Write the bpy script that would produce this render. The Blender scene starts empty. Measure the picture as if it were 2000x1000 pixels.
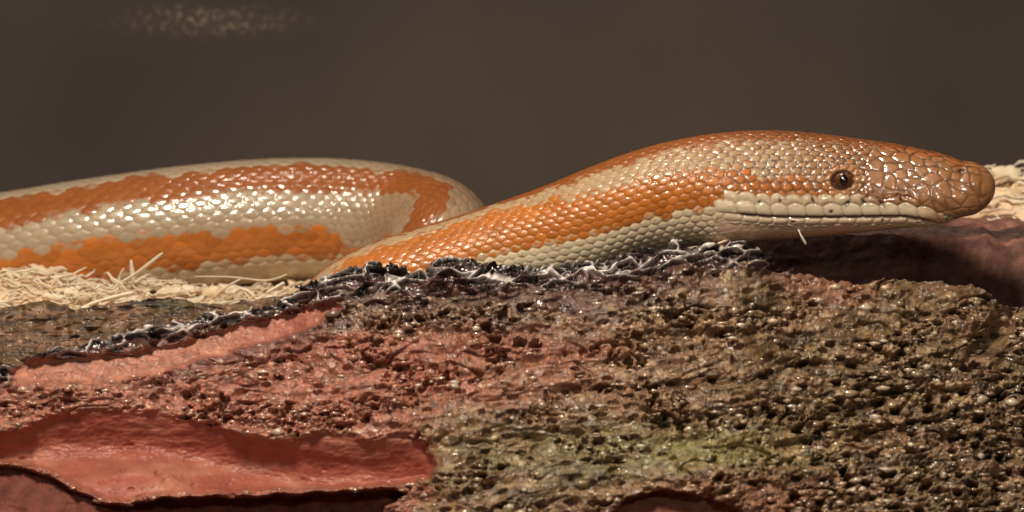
import bpy, math, random
import numpy as np
from mathutils import Vector, Matrix

# ------------------------------------------------------------------ camera, light, exposure
# design space: centimetres, origin at the middle of the subject plane; world = metres
ELEV = math.radians(10.0)
DIST = 35.0
PXCM = 160.0                     # photo pixels per cm on the subject plane
ZOFF = 5.0
W = 0.01
FWD = np.array([0, math.cos(ELEV), -math.sin(ELEV)])
UP = np.array([0, math.sin(ELEV), math.cos(ELEV)])
CAM = -FWD * DIST

scene = bpy.context.scene
COL = scene.collection
cam_d = bpy.data.cameras.new('camera')
cam = bpy.data.objects.new('camera', cam_d)
COL.objects.link(cam)
cam.location = ((CAM + np.array([0, 0, ZOFF])) * W).tolist()
cam.rotation_euler = (math.radians(90) - ELEV, 0, 0)
cam_d.sensor_width = 36.0
cam_d.lens = 36.0 * DIST / (2000.0 / PXCM)
cam_d.clip_start = 0.01
cam_d.clip_end = 20.0
cam_d.dof.use_dof = True
cam_d.dof.focus_distance = (DIST + 0.2) * W
cam_d.dof.aperture_fstop = 29.0
scene.camera = cam

world = bpy.data.worlds.new('World')
scene.world = world
world.use_nodes = True
bg = world.node_tree.nodes['Background']
bg.inputs[0].default_value = (1.0, 0.86, 0.74, 1)
bg.inputs[1].default_value = 0.022

def lamp(name, loc, target, size, power, color):
    d = bpy.data.lights.new(name, 'AREA')
    d.shape = 'DISK'
    d.size = size * W
    d.energy = power
    d.color = color
    o = bpy.data.objects.new(name, d)
    COL.objects.link(o)
    p = Vector(((np.array(loc) + [0, 0, ZOFF]) * W).tolist())
    t = Vector(((np.array(target) + [0, 0, ZOFF]) * W).tolist())
    o.location = p
    o.rotation_euler = (t - p).to_track_quat('-Z', 'Y').to_euler()
    return o

lamp('key_lamp', (-10, -26, 36), (1, 0, -0.5), 8.0, 2.35, (1.0, 0.87, 0.70))
lamp('overhead_lamp', (-5, 12, 38), (0, 1, 0), 8.0, 0.80, (1.0, 0.88, 0.74))
lamp('side_lamp', (4.5, -36, 19), (3, 0, 0), 3.4, 0.17, (1.0, 0.93, 0.84))

scene.view_settings.view_transform = 'Standard'
scene.view_settings.look = 'None'
scene.view_settings.gamma = 1.0
scene.view_settings.exposure = 0.0
scene.render.engine = 'CYCLES'
scene.cycles.use_denoising = True
scene.cycles.max_bounces = 6

# ------------------------------------------------------------------ helpers
def P(px, py, y):
    """photo pixel + real depth (cm) -> point in design space"""
    px = np.asarray(px, float); py = np.asarray(py, float); y = np.asarray(y, float)
    px, py, y = np.broadcast_arrays(px, py, y)
    k = 1.0 / (PXCM * DIST)
    dx = (px - 1000) * k
    du = (500 - py) * k
    dy = FWD[1] + UP[1] * du
    dz = FWD[2] + UP[2] * du
    t = (y - CAM[1]) / dy
    return np.stack([t * dx, y, CAM[2] + t * dz], -1)

def fwd_depth(p):
    return (p - CAM) @ FWD

def hashi(ix, iy, iz, seed=0):
    h = (ix.astype(np.int64) * 374761393 + iy.astype(np.int64) * 668265263
         + iz.astype(np.int64) * 2147483647 + seed * 974711) & 0xFFFFFFFF
    h = ((h ^ (h >> 13)) * 1274126177) & 0xFFFFFFFF
    h = ((h ^ (h >> 16)) * 2246822519) & 0xFFFFFFFF
    return h ^ (h >> 15)

def rnd(ix, iy, iz, seed=0):
    return (hashi(ix, iy, iz, seed) & 0xFFFFFF).astype(np.float32) / np.float32(0xFFFFFF)

def noise2(x, y, seed=0):
    """gradient noise, about -1..1"""
    x = np.asarray(x, np.float32); y = np.asarray(y, np.float32)
    xi = np.floor(x).astype(np.int64); yi = np.floor(y).astype(np.int64)
    fx = x - xi; fy = y - yi
    u = fx * fx * fx * (fx * (fx * 6 - 15) + 10)
    v = fy * fy * fy * (fy * (fy * 6 - 15) + 10)
    def g(ax, ay, dx, dy):
        a = rnd(ax, ay, ax * 0, seed) * np.float32(6.2831853)
        return np.cos(a) * dx + np.sin(a) * dy
    n00 = g(xi, yi, fx, fy); n10 = g(xi + 1, yi, fx - 1, fy)
    n01 = g(xi, yi + 1, fx, fy - 1); n11 = g(xi + 1, yi + 1, fx - 1, fy - 1)
    return 1.5 * ((n00 * (1 - u) + n10 * u) * (1 - v) + (n01 * (1 - u) + n11 * u) * v)

def fbm(x, y, seed=0, o=4, gain=0.5):
    s = 0; a = 1.0; t = 0
    for i in range(o):
        s = s + a * noise2(x * 2 ** i + i * 7.3, y * 2 ** i - i * 3.1, seed + i)
        t += a; a *= gain
    return s / t

def ridged(x, y, seed=0, o=3, gain=0.55):
    s = 0; a = 1.0; t = 0
    for i in range(o):
        s = s + a * (1 - np.abs(noise2(x * 2 ** i + i * 5.7, y * 2 ** i + i * 9.1, seed + i)) * 1.6)
        t += a; a *= gain
    return s / t

def worley(x, y, seed=0):
    xi = np.floor(x).astype(np.int64); yi = np.floor(y).astype(np.int64)
    f1 = np.full(x.shape, 9.0, np.float32); f2 = f1.copy(); cid = np.zeros(x.shape, np.float32)
    for dx in (-1, 0, 1):
        for dy in (-1, 0, 1):
            cx = xi + dx; cy = yi + dy
            qx = cx + rnd(cx, cy, cx * 0, seed + 11) - x
            qy = cy + rnd(cx, cy, cx * 0, seed + 12) - y
            d = np.sqrt(qx * qx + qy * qy).astype(np.float32)
            r = rnd(cx, cy, cx * 0, seed + 13)
            near = d < f1
            f2 = np.where(near, f1, np.minimum(f2, d))
            cid = np.where(near, r, cid)
            f1 = np.where(near, d, f1)
    return f1, f2, cid

def sst(a, b, x):
    t = np.clip((x - a) / (b - a), 0, 1)
    return t * t * (3 - 2 * t)

def poly_sd(px, py, pts):
    """signed distance to a polygon, negative inside"""
    d = np.full(px.shape, 1e9); inside = np.zeros(px.shape, bool)
    n = len(pts)
    for i in range(n):
        x0, y0 = pts[i]; x1, y1 = pts[(i + 1) % n]
        ex, ey = x1 - x0, y1 - y0
        t = np.clip(((px - x0) * ex + (py - y0) * ey) / (ex * ex + ey * ey + 1e-9), 0, 1)
        d = np.minimum(d, (px - x0 - t * ex) ** 2 + (py - y0 - t * ey) ** 2)
        c = ((y0 > py) != (y1 > py)) & (px < (x1 - x0) * (py - y0) / ((y1 - y0) if y1 != y0 else 1e-9) + x0)
        inside ^= c
    d = np.sqrt(d)
    return np.where(inside, -d, d)

def mixc(a, b, w):
    w = np.asarray(w)[..., None]
    return a * (1 - w) + np.asarray(b) * w

def mesh_np(name, verts, quads, mat, parent=None, cols=None, origin=None, smooth=True, tris=None):
    """verts in design space (cm)"""
    v = (np.asarray(verts, np.float64) + [0, 0, ZOFF]) * W
    org = np.zeros(3) if origin is None else np.asarray(origin, float)
    v = v - org
    me = bpy.data.meshes.new(name)
    quads = np.asarray(quads, np.int32)
    n, k = quads.shape
    me.vertices.add(len(v)); me.vertices.foreach_set('co', v.astype(np.float32).ravel())
    me.loops.add(n * k); me.loops.foreach_set('vertex_index', quads.ravel())
    me.polygons.add(n)
    me.polygons.foreach_set('loop_start', np.arange(0, n * k, k, dtype=np.int32))
    me.update(calc_edges=True)
    if smooth:
        me.polygons.foreach_set('use_smooth', np.ones(n, bool))
    if cols is not None:
        a = me.color_attributes.new('Col', 'FLOAT_COLOR', 'POINT')
        c = np.ones((len(v), 4), np.float32)
        cols = np.clip(cols, 0, 1)
        c[:, :cols.shape[1]] = cols
        a.data.foreach_set('color', c.ravel())
    me.validate()
    if isinstance(mat, (list, tuple)):
        for m in mat: me.materials.append(m)
    else:
        me.materials.append(mat)
    o = bpy.data.objects.new(name, me)
    COL.objects.link(o)
    o.location = org.tolist()
    if parent is not None:
        o.parent = parent
        o.location = (org - np.array(parent_world(parent))).tolist()
    return o

def parent_world(o):
    x = np.zeros(3)
    while o is not None:
        x += np.array(o.location); o = o.parent
    return x

def grid_quads(nr, nc, wrap=False):
    i = np.arange(nr - 1)[:, None]; j = np.arange(nc if wrap else nc - 1)[None, :]
    j2 = (j + 1) % nc
    return np.stack([i * nc + j, i * nc + j2, (i + 1) * nc + j2, (i + 1) * nc + j], -1).reshape(-1, 4)

def submesh(verts, quads, cols, sel):
    q = quads[sel]
    u, inv = np.unique(q.ravel(), return_inverse=True)
    return verts[u], inv.reshape(-1, q.shape[1]), cols[u]

def empty(name, loc):
    o = bpy.data.objects.new(name, None)
    o.empty_display_size = 0.01
    COL.objects.link(o); o.location = loc
    return o

def tag(o, label, cat=None, group=None, kind=None):
    o['label'] = label
    if cat: o['category'] = cat
    if group: o['group'] = group
    if kind: o['kind'] = kind
    return o

# ------------------------------------------------------------------ materials
def nt_mat(name):
    m = bpy.data.materials.new(name); m.use_nodes = True
    nt = m.node_tree
    return m, nt, nt.nodes['Principled BSDF']

def noise_node(nt, scale, detail=3.0, rough=0.5, stretch=None):
    tc = nt.nodes.new('ShaderNodeTexCoord')
    n = nt.nodes.new('ShaderNodeTexNoise')
    n.inputs['Scale'].default_value = scale
    n.inputs['Detail'].default_value = detail
    n.inputs['Roughness'].default_value = rough
    if stretch:
        mp = nt.nodes.new('ShaderNodeMapping'); mp.inputs['Scale'].default_value = stretch
        nt.links.new(tc.outputs['Object'], mp.inputs[0]); nt.links.new(mp.outputs[0], n.inputs['Vector'])
    else:
        nt.links.new(tc.outputs['Object'], n.inputs['Vector'])
    return n

def vcol_mat(name, rough=(0.3, 0.6), spec=0.5, bump=0.3, bump_scale=1500, bump_dist=0.0002, var=0.25,
             var_scale=600, coat=0.0, sss=0.0, rough_scale=900):
    m, nt, b = nt_mat(name)
    a = nt.nodes.new('ShaderNodeAttribute'); a.attribute_name = 'Col'
    n = noise_node(nt, var_scale, 4)
    mr = nt.nodes.new('ShaderNodeMapRange')
    mr.inputs['From Min'].default_value = 0.3; mr.inputs['From Max'].default_value = 0.7
    mr.inputs['To Min'].default_value = 1 - var; mr.inputs['To Max'].default_value = 1 + var
    nt.links.new(n.outputs['Fac'], mr.inputs['Value'])
    mx = nt.nodes.new('ShaderNodeVectorMath'); mx.operation = 'SCALE'
    nt.links.new(a.outputs['Color'], mx.inputs[0]); nt.links.new(mr.outputs[0], mx.inputs['Scale'])
    nt.links.new(mx.outputs[0], b.inputs['Base Color'])
    r = noise_node(nt, rough_scale, 2)
    rr = nt.nodes.new('ShaderNodeMapRange')
    rr.inputs['From Min'].default_value = 0.35; rr.inputs['From Max'].default_value = 0.65
    rr.inputs['To Min'].default_value = rough[0]; rr.inputs['To Max'].default_value = rough[1]
    nt.links.new(r.outputs['Fac'], rr.inputs['Value']); nt.links.new(rr.outputs[0], b.inputs['Roughness'])
    b.inputs['Specular IOR Level'].default_value = spec
    b.inputs['Coat Weight'].default_value = coat
    b.inputs['Coat Roughness'].default_value = 0.035
    if sss:
        b.inputs['Subsurface Weight'].default_value = sss
        b.inputs['Subsurface Radius'].default_value = (1.0, 0.5, 0.25)
        b.inputs['Subsurface Scale'].default_value = 0.0006
    if bump:
        bn = noise_node(nt, bump_scale, 4, 0.6)
        bp = nt.nodes.new('ShaderNodeBump')
        bp.inputs['Strength'].default_value = bump
        bp.inputs['Distance'].default_value = bump_dist
        nt.links.new(bn.outputs['Fac'], bp.inputs['Height'])
        nt.links.new(bp.outputs[0], b.inputs['Normal'])
    return m

def plain_mat(name, color, rough=0.5, spec=0.5, coat=0.0):
    m, nt, b = nt_mat(name)
    n = noise_node(nt, 900, 3)
    cr = nt.nodes.new('ShaderNodeValToRGB')
    cr.color_ramp.elements[0].color = (*[c * 0.85 for c in color], 1)
    cr.color_ramp.elements[1].color = (*[min(1, c * 1.12) for c in color], 1)
    cr.color_ramp.elements[0].position = 0.35; cr.color_ramp.elements[1].position = 0.65
    nt.links.new(n.outputs['Fac'], cr.inputs[0]); nt.links.new(cr.outputs[0], b.inputs['Base Color'])
    b.inputs['Roughness'].default_value = rough
    b.inputs['Specular IOR Level'].default_value = spec
    b.inputs['Coat Weight'].default_value = coat
    b.inputs['Coat Roughness'].default_value = 0.02
    return m

# ------------------------------------------------------------------ setting: back wall, ground, bedding
def back_wall():
    m, nt, b = nt_mat('dark_backdrop')
    n1 = noise_node(nt, 11, 3)
    r1 = nt.nodes.new('ShaderNodeValToRGB')
    r1.color_ramp.elements[0].color = (0.032, 0.029, 0.033, 1); r1.color_ramp.elements[0].position = 0.3
    r1.color_ramp.elements[1].color = (0.075, 0.060, 0.052, 1); r1.color_ramp.elements[1].position = 0.72
    nt.links.new(n1.outputs['Fac'], r1.inputs[0])
    # reflection high on the pane, painted into the colour as pale specks
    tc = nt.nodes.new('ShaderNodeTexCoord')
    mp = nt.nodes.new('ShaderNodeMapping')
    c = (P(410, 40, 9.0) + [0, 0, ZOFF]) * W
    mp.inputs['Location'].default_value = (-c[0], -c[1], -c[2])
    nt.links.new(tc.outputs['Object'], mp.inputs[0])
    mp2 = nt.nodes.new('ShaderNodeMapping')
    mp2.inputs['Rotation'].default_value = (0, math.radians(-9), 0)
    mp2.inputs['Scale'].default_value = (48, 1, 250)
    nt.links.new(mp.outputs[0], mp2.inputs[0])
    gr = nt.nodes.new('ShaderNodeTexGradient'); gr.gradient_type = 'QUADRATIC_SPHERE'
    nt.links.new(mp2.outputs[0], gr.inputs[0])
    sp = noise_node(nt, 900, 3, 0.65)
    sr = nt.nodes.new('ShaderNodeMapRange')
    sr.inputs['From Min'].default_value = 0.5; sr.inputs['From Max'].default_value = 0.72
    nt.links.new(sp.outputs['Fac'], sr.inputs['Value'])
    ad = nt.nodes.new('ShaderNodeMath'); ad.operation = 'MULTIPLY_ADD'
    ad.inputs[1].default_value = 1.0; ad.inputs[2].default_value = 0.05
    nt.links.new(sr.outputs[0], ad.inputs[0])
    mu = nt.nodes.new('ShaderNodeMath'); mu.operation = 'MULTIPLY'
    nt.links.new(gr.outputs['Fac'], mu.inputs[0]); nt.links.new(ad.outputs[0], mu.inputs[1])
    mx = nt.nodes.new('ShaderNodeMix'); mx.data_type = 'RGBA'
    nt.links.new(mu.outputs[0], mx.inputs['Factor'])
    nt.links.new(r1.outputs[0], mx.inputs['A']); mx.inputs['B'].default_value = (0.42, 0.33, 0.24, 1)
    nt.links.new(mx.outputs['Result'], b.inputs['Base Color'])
    b.inputs['Roughness'].default_value = 0.75
    b.inputs['Specular IOR Level'].default_value = 0.2
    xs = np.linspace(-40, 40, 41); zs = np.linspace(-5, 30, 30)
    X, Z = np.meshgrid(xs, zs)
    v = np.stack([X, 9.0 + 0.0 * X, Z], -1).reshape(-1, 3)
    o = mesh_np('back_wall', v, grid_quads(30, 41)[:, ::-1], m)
    o['kind'] = 'structure'; o['label'] = 'plain dark grey brown back wall behind the snake'
    v2 = []
    gx, gy = np.meshgrid(np.linspace(-40, 40, 20), np.linspace(-30, 9, 20))
    v2 = np.stack([gx, gy, gx * 0 - 4.95], -1).reshape(-1, 3)
    g = mesh_np('ground', v2, grid_quads(20, 20), plain_mat('dark_ground', (0.10, 0.05, 0.035), 0.8, 0.2))
    g['kind'] = 'structure'; g['label'] = 'dark floor under the log'
back_wall()

shaving_mat = vcol_mat('pale_wood_shaving', rough=(0.45, 0.7), spec=0.35, bump=0.3, bump_scale=2500, var=0.12, sss=0.25)
BED_Z = P(300, 585, 3.6)[2]

def bed_height(x, y):
    z = BED_Z + 0.10 * fbm(x * 0.6, y * 0.6, 3) + 0.05 * ridged(x * 2.2, y * 3.0, 9)
    # heap that rises at the right behind the snout
    hx, hy = P(2000, 400, 4.0)[:2]
    g = np.exp(-(((x - hx) / 1.9) ** 2 + ((y - hy) / 1.3) ** 2))
    z = z + 1.42 * np.minimum(g * 1.15, 1.0)
    # loose rise at the left edge
    lx, ly = P(-40, 560, 2.5)[:2]
    z = z + 0.42 * np.exp(-(((x - lx) / 1.3) ** 2 + ((y - ly) / 0.9) ** 2))
    mx, my = P(300, 560, 2.2)[:2]
    z = z + 0.14 * np.exp(-(((x - mx) / 1.6) ** 2 + ((y - my) / 0.8) ** 2))
    return z

def bedding():
    nx, ny = 620, 200
    X, Y = np.meshgrid(np.linspace(-16, 16, nx), np.linspace(1.1, 8.98, ny))
    Z = bed_height(X, Y)
    f1, f2, cid = worley(X * 2.4 + 0.4 * noise2(X * 3, Y * 3, 5), Y * 4.0 + X * 0.7, 21)
    Z = Z + 0.10 * cid * sst(0.02, 0.25, f2 - f1) + 0.03 * noise2(X * 9, Y * 9, 8)
    c = np.zeros(X.shape + (3,)); c[:] = (0.70, 0.52, 0.35)
    c = c * (0.82 + 0.36 * cid)[..., None]
    c = mixc(c, (0.50, 0.30, 0.17), 0.5 * sst(0.1, 0.5, noise2(X * 1.3, Y * 1.9, 31)))
    o = mesh_np('wood_shaving_bedding', np.stack([X, Y, Z], -1).reshape(-1, 3), grid_quads(ny, nx), shaving_mat, cols=c.reshape(-1, 3))
    tag(o, 'pale wood shaving bedding heaped behind the log', None, None, 'stuff')
bedding()

def ribbon(points, w0, twist, rng, thick=0.008):
    """closed thin curl; points (n,3) cm -> verts, quads"""
    p = np.asarray(points, float); n = len(p)
    t = np.gradient(p, axis=0); t /= np.linalg.norm(t, axis=1)[:, None] + 1e-9
    up = np.array([0.2, -0.4, 0.9]); s = np.cross(t, up); s /= np.linalg.norm(s, axis=1)[:, None] + 1e-9
    nn = np.cross(s, t)
    vs = []
    for i in range(n):
        a = twist[0] + twist[1] * i / (n - 1)
        sd = s[i] * math.cos(a) + nn[i] * math.sin(a); nd = np.cross(sd, t[i])
        f = i / (n - 1)
        w = w0 * (0.12 + 0.88 * math.sin(math.pi * min(max(f * 0.94 + 0.03, 0), 1)) ** 0.7)
        vs += [p[i] + sd * w + nd * thick, p[i] - sd * w + nd * thick, p[i] - sd * w - nd * thick, p[i] + sd * w - nd * thick]
    q = []
    for i in range(n - 1):
        for k in range(4):
            a = i * 4 + k; b = i * 4 + (k + 1) % 4
            q.append((a, b, b + 4, a + 4))
    q.append((3, 2, 1, 0)); e = (n - 1) * 4; q.append((e, e + 1, e + 2, e + 3))
    return np.array(vs), np.array(q)

def loose_shavings():
    rng = random.Random(5)
    V, Q, C = [], [], []; off = 0
    def strand(c, L, w, ang, lift):
        n = 9
        d = np.array([math.cos(ang), math.sin(ang), lift]); side = np.array([-math.sin(ang), math.cos(ang), 0])
        b = rng.uniform(-0.35, 0.35); kz = rng.uniform(-0.1, 0.3)
        u = np.linspace(-0.5, 0.5, n)[:, None]
        pts = c + d * u * L + side * (b * L * (u * u * 2)) + np.array([0, 0, 1.0]) * (kz * L * (0.25 - u * u))
        pts = pts + np.array([[rng.gauss(0, 0.035) * L for _k in range(3)] for _j in range(n)]) * np.array([0.6, 0.6, 1.0])
        return ribbon(pts, w, (rng.uniform(0, 3), rng.uniform(-1.5, 1.5)), rng)
    def scatter(n, rx, ry, wr, Lr):
        nonlocal off
        for _ in range(n):
            x = rng.uniform(*rx); y = rng.uniform(*ry)
            z = float(bed_height(np.array([x]), np.array([y]))[0]) + rng.uniform(0.05, 0.22)
            v, q = strand(np.array([x, y, z]), rng.uniform(*Lr), rng.uniform(*wr), rng.uniform(-0.9, 0.9) + (math.pi if rng.random() < .5 else 0), rng.uniform(-0.35, 0.45))
            V.append(v); Q.append(q + off); off += len(v)
            k = rng.uniform(0.8, 1.15); g = rng.random()
            base = np.array([0.85, 0.74, 0.58]) * (1 - g) + np.array([0.72, 0.55, 0.38]) * g
            C.append(np.tile(base * k, (len(v), 1)))
    scatter(260, (-7.5, -2.2), (1.3, 3.4), (0.006, 0.022), (0.2, 0.8))
    scatter(90, (-7.5, -2.2), (1.3, 3.4), (0.05, 0.11), (0.2, 0.5))
    scatter(150, (4.4, 9.5), (3.0, 6.0), (0.05, 0.16), (0.25, 0.7))
    scatter(260, (4.6, 8.5), (2.7, 5.2), (0.008, 0.035), (0.25, 0.8))
    scatter(120, (-12, 12), (4.5, 8.5), (0.02, 0.06), (0.3, 1.2))
    o = mesh_np('wood_shaving_litter', np.concatenate(V), np.concatenate(Q), shaving_mat, cols=np.concatenate(C), smooth=False)
    tag(o, 'countless thin pale shavings scattered over the bedding', None, None, 'stuff')
loose_shavings()

# the few pale splinters that stand out singly
def splinter(pix, w, label, color=(0.86, 0.75, 0.60)):
    pts = np.array([P(*p) for p in pix])
    t = np.linspace(0, len(pts) - 1, 14)
    i = np.clip(t.astype(int), 0, len(pts) - 2); f = (t - i)[:, None]
    p0 = pts[np.clip(i - 1, 0, None)]; p1 = pts[i]; p2 = pts[i + 1]; p3 = pts[np.clip(i + 2, None, len(pts) - 1)]
    c = 0.5 * (2 * p1 + (p2 - p0) * f + (2 * p0 - 5 * p1 + 4 * p2 - p3) * f ** 2 + (3 * p1 - p0 - 3 * p2 + p3) * f ** 3)
    v, q = ribbon(c, w, (0.6, 0.8), None, thick=w * 0.25)
    org = (c[0] + [0, 0, ZOFF]) * W
    o = mesh_np('wood_shaving', v, q, shaving_mat, cols=np.tile(color, (len(v), 1)), origin=org)
    tag(o, label, 'wood shaving', 'wood shavings that stand out')
splinter([(205, 565, 2.55), (258, 540, 2.5), (318, 494, 2.45)], 0.034, 'longest pale splinter pointing up against the lower orange stripe')
splinter([(262, 552, 2.5), (258, 528, 2.48), (256, 508, 2.46)], 0.03, 'short upright splinter left of the longest splinter before the orange stripe')
splinter([(232, 556, 2.5), (234, 538, 2.48), (242, 524, 2.46)], 0.02, 'tiny upright splinter leftmost of the standing splinters')
splinter([(30, 557, 2.6), (80, 545, 2.6), (150, 537, 2.55)], 0.026, 'pale curled shaving lying at the far left edge of the bedding')
splinter([(60, 530, 2.6), (100, 541, 2.55), (150, 580, 2.4)], 0.026, 'pale shaving sloping down to the log at the left')
splinter([(130, 612, 1.6), (190, 590, 1.7), (262, 571, 1.8)], 0.045, 'broad bright shaving resting on the log rim at the left')
splinter([(276, 541, 2.4), (310, 548, 2.4), (356, 548, 2.4)], 0.016, 'thin shaving lying level right of the longest splinter')
splinter([(380, 540, 2.4), (450, 541, 2.4), (520, 548, 2.4), (560, 536, 2.3)], 0.018, 'long thin curved shaving right of the standing splinters')
splinter([(410, 585, 1.9), (440, 562, 1.9), (470, 545, 1.9)], 0.022, 'slanting shaving just behind the dark rim beside the snake')
splinter([(520, 572, 1.6), (545, 560, 1.6), (556, 552, 1.6)], 0.05, 'small bright flake beside the lower bend of the snake')

# ------------------------------------------------------------------ the log
RIM = np.array([(-420, 790), (-200, 760), (0, 722), (90, 690), (200, 668), (300, 640), (400, 618), (500, 600), (570, 582), (600, 556),
                (650, 538), (710, 522), (760, 514), (800, 524), (828, 528), (850, 510), (890, 503), (930, 512), (1000, 520), (1080, 522),
                (1150, 514), (1220, 500), (1270, 488), (1310, 478), (1350, 484), (1400, 480), (1450, 474), (1485, 492), (1520, 522), (1570, 540), (1640, 552),
                (1690, 556), (1730, 545), (1790, 547), (1850, 553), (1900, 560), (1932, 572), (1950, 600), (2000, 604),
                (2100, 600), (2300, 640), (2420, 700)], float)
SALMON = [(18, 726), (60, 702), (160, 698), (270, 688), (350, 670), (430, 645), (520, 622), (600, 600), (650, 590), (668, 604),
          (600, 646), (500, 672), (400, 704), (300, 734), (200, 752), (120, 750), (40, 752)]
REDFACE = [(-420, 900), (-60, 856), (40, 838), (95, 806), (200, 798), (310, 800), (400, 822), (480, 850), (560, 862), (640, 842), (720, 858), (800, 846),
           (838, 868), (850, 905), (838, 938), (770, 950), (640, 956), (520, 962), (400, 966), (300, 968), (250, 980), (205, 978), (140, 948),
           (60, 912), (-60, 896), (-420, 960)]
HOLLOW = [(-420, 968), (-60, 902), (60, 918), (140, 954), (205, 985), (250, 986), (300, 974), (400, 972), (520, 968), (640, 962), (770, 956), (790, 965),
          (752, 990), (745, 1060), (740, 1300), (-420, 1300)]
HOLLOW_R = [(1200, 1000), (1225, 972), (1290, 958), (1370, 966), (1420, 985), (1450, 1010), (1480, 1060), (1500, 1300), (1190, 1300)]

def log_base_depth(px, py):
    rim = np.interp(px, RIM[:, 0], RIM[:, 1])
    d = (py - rim) / PXCM
    # convex: the top of the crust is a shallow shelf, the front drops steeply
    y = -0.32 - 0.85 * d + 0.06 * d * d
    y = y - 0.5 * sst(600, 0, px) * 1.0 + 0.35 * sst(1500, 2100, px)
    return y, d * PXCM

def build_log():
    NC, NR = 1600, 390
    pxs = np.linspace(-280, 2280, NC)
    rim = np.interp(pxs, RIM[:, 0], RIM[:, 1])
    amp = np.interp(pxs, [0, 500, 620, 1450, 1560, 2000], [5, 4, 9, 8, 5, 6])
    rim = rim + amp * (0.6 * noise2(pxs / 37.0, pxs * 0 + 0.5, 40) + 0.45 * noise2(pxs / 15.0, pxs * 0 + 1.5, 41) + 0.3 * noise2(pxs / 7.0, pxs * 0 + 2.5, 42))
    f = np.linspace(0, 1, NR)[:, None]
    PX = np.broadcast_to(pxs[None, :], (NR, NC)).copy()
    PY = rim[None, :] * (1 - f) + 1160.0 * f
    Y, D = log_base_depth(PX, PY)
    D = PY - rim[None, :]
    # slightly wavering coordinates for every mask
    wx = PX + 9 * noise2(PX / 60, PY / 45, 50) + 5 * noise2(PX / 19, PY / 15, 51)
    wy = PY + 7 * noise2(PX / 55, PY / 40, 52) + 4 * noise2(PX / 17, PY / 13, 53)
    sx = PX + 6 * noise2(PX / 70, PY / 50, 54); sy = PY + 4 * noise2(PX / 40, PY / 40, 55)
    sd_s = poly_sd(0.4 * sx + 0.6 * wx, 0.4 * sy + 0.6 * wy, SALMON)
    sd_r = poly_sd(sx * 0.6 + wx * 0.4, sy * 0.6 + wy * 0.4, REDFACE)
    sd_h = poly_sd(sx, sy, HOLLOW)
    sd_k = poly_sd(wx, wy, HOLLOW_R)
    m_s = sst(5, -7, sd_s); m_r = sst(5, -12, sd_r); m_h = sst(3, -3, sd_h); m_k = sst(5, -5, sd_k)
    m_h = np.maximum(m_h, m_k)
    # charred rim band
    bw = np.interp(pxs, [-420, 0, 120, 300, 560, 620, 760, 1000, 1300, 1460, 1520, 1560, 2420], [30, 44, 40, 42, 34, 60, 84, 58, 64, 62, 30, 0, 0])
    m_c = sst(1.0, 0.55, D / (bw[None, :] + 1e-3) + 0.35 * noise2(PX / 30, PY / 14, 57)) * (bw[None, :] > 1)
    m_c = m_c * (1 - m_s)
    # ---- macro relief in cm along the depth axis (positive = away from the viewer)
    Y = Y + 0.06 * m_s                                             # bare groove below the ridge
    Y = Y - 0.05 * sst(40, 0, np.abs(sd_s - 16)) * (sd_s > 0) * (PX < 640)
    t_r = np.clip((PY - np.interp(PX, [-60, 95, 300, 560, 840], [850, 806, 800, 855, 860])) / 150.0, 0, 1)
    Y = Y + m_r * (0.04 + 0.50 * sst(-0.1, 0.55, t_r) - 0.36 * sst(0.55, 1.1, t_r))            # hollowed bare face, lip above throws shade
    Y = Y + 0.05 * m_r * fbm(PX / 160, PY / 60, 60)
    Y = Y + (0.16 + 0.34 * sst(160, 330, PX)) * m_h * (1 - 0.75 * m_k)
    rec = sst(960, 1010, PX) * sst(0, 1, 0)                        # keep shape simple elsewhere
    # lip in front of the right-hand crust
    Y = Y - 0.22 * sst(860, 930, PY) * sst(760, 900, PX) * (1 - m_h)
    # ledge ends and long steps across the crust
    st = PY + 0.10 * (PX - 1000) + 26 * noise2(PX / 210, PY / 90, 62)
    for lv, a in ((640, .07), (712, .10), (790, .14), (862, .10), (930, .12)):
        w_ = 0.4 + 0.9 * sst(-0.3, 0.5, noise2(PX / 260 + lv, PY / 500, 63))
        Y = Y + 0.6 * a * w_ * (sst(-22, 0, st - lv) - sst(0, 7, st - lv)) * (1 - m_r) * (1 - m_h) * (1 - m_s)
    # gap at the right between the end of the ledge and the crust beyond
    sdg = np.abs((PX - 1905) * 0.75 - (700 - PY) * 0.6 + 14 * noise2(PX / 30, PY / 30, 64)) 
    Y = Y + 0.30 * sst(26, 0, sdg) * sst(560, 600, PY) * sst(730, 680, PY)
    # ---- fine relief along the surface normal, in cm
    wa = fbm(PX / 150, PY / 70, 70, 3); wb = fbm(PX / 140 + 9, PY / 60, 71, 3)
    U = PX / 100 + 0.12 * wa; V = PY / 70 + 0.20 * wb + 0.10 * PX / 100
    flow = ridged(U * 0.8, V * 2.0, 72, 2, 0.4)                  # long streaks along the grain
    lump = fbm(U * 2.2, V * 2.4, 69, 2, 0.5)
    f1, f2, cid = worley(U * 2.9, V * 3.6, 73)
    g1, g2, gid = worley(U * 6.5 + 0.3 * noise2(U * 9, V * 9, 74), V * 6.6, 75)
    patch = sst(0.0, 0.42, noise2(PX / 170, PY / 65, 77) + 0.35 * noise2(PX / 60, PY / 30, 79))       # smooth skin against pitted areas
    rightr = sst(1250, 1750, PX) * sst(640, 780, PY)
    patch = np.clip(patch + 0.5 * rightr, 0, 1)
    pit = sst(0.36, 0.20, f1 + 0.10 * noise2(U * 16, V * 14, 65)) * (cid > 0.66 - 0.14 * rightr + 0.35 * noise2(PX / 85, PY / 45, 61))
    pit2 = sst(0.40, 0.22, g1) * (gid > 0.60)
    grit = fbm(U * 12, V * 11, 76, 3, 0.6)
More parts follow.
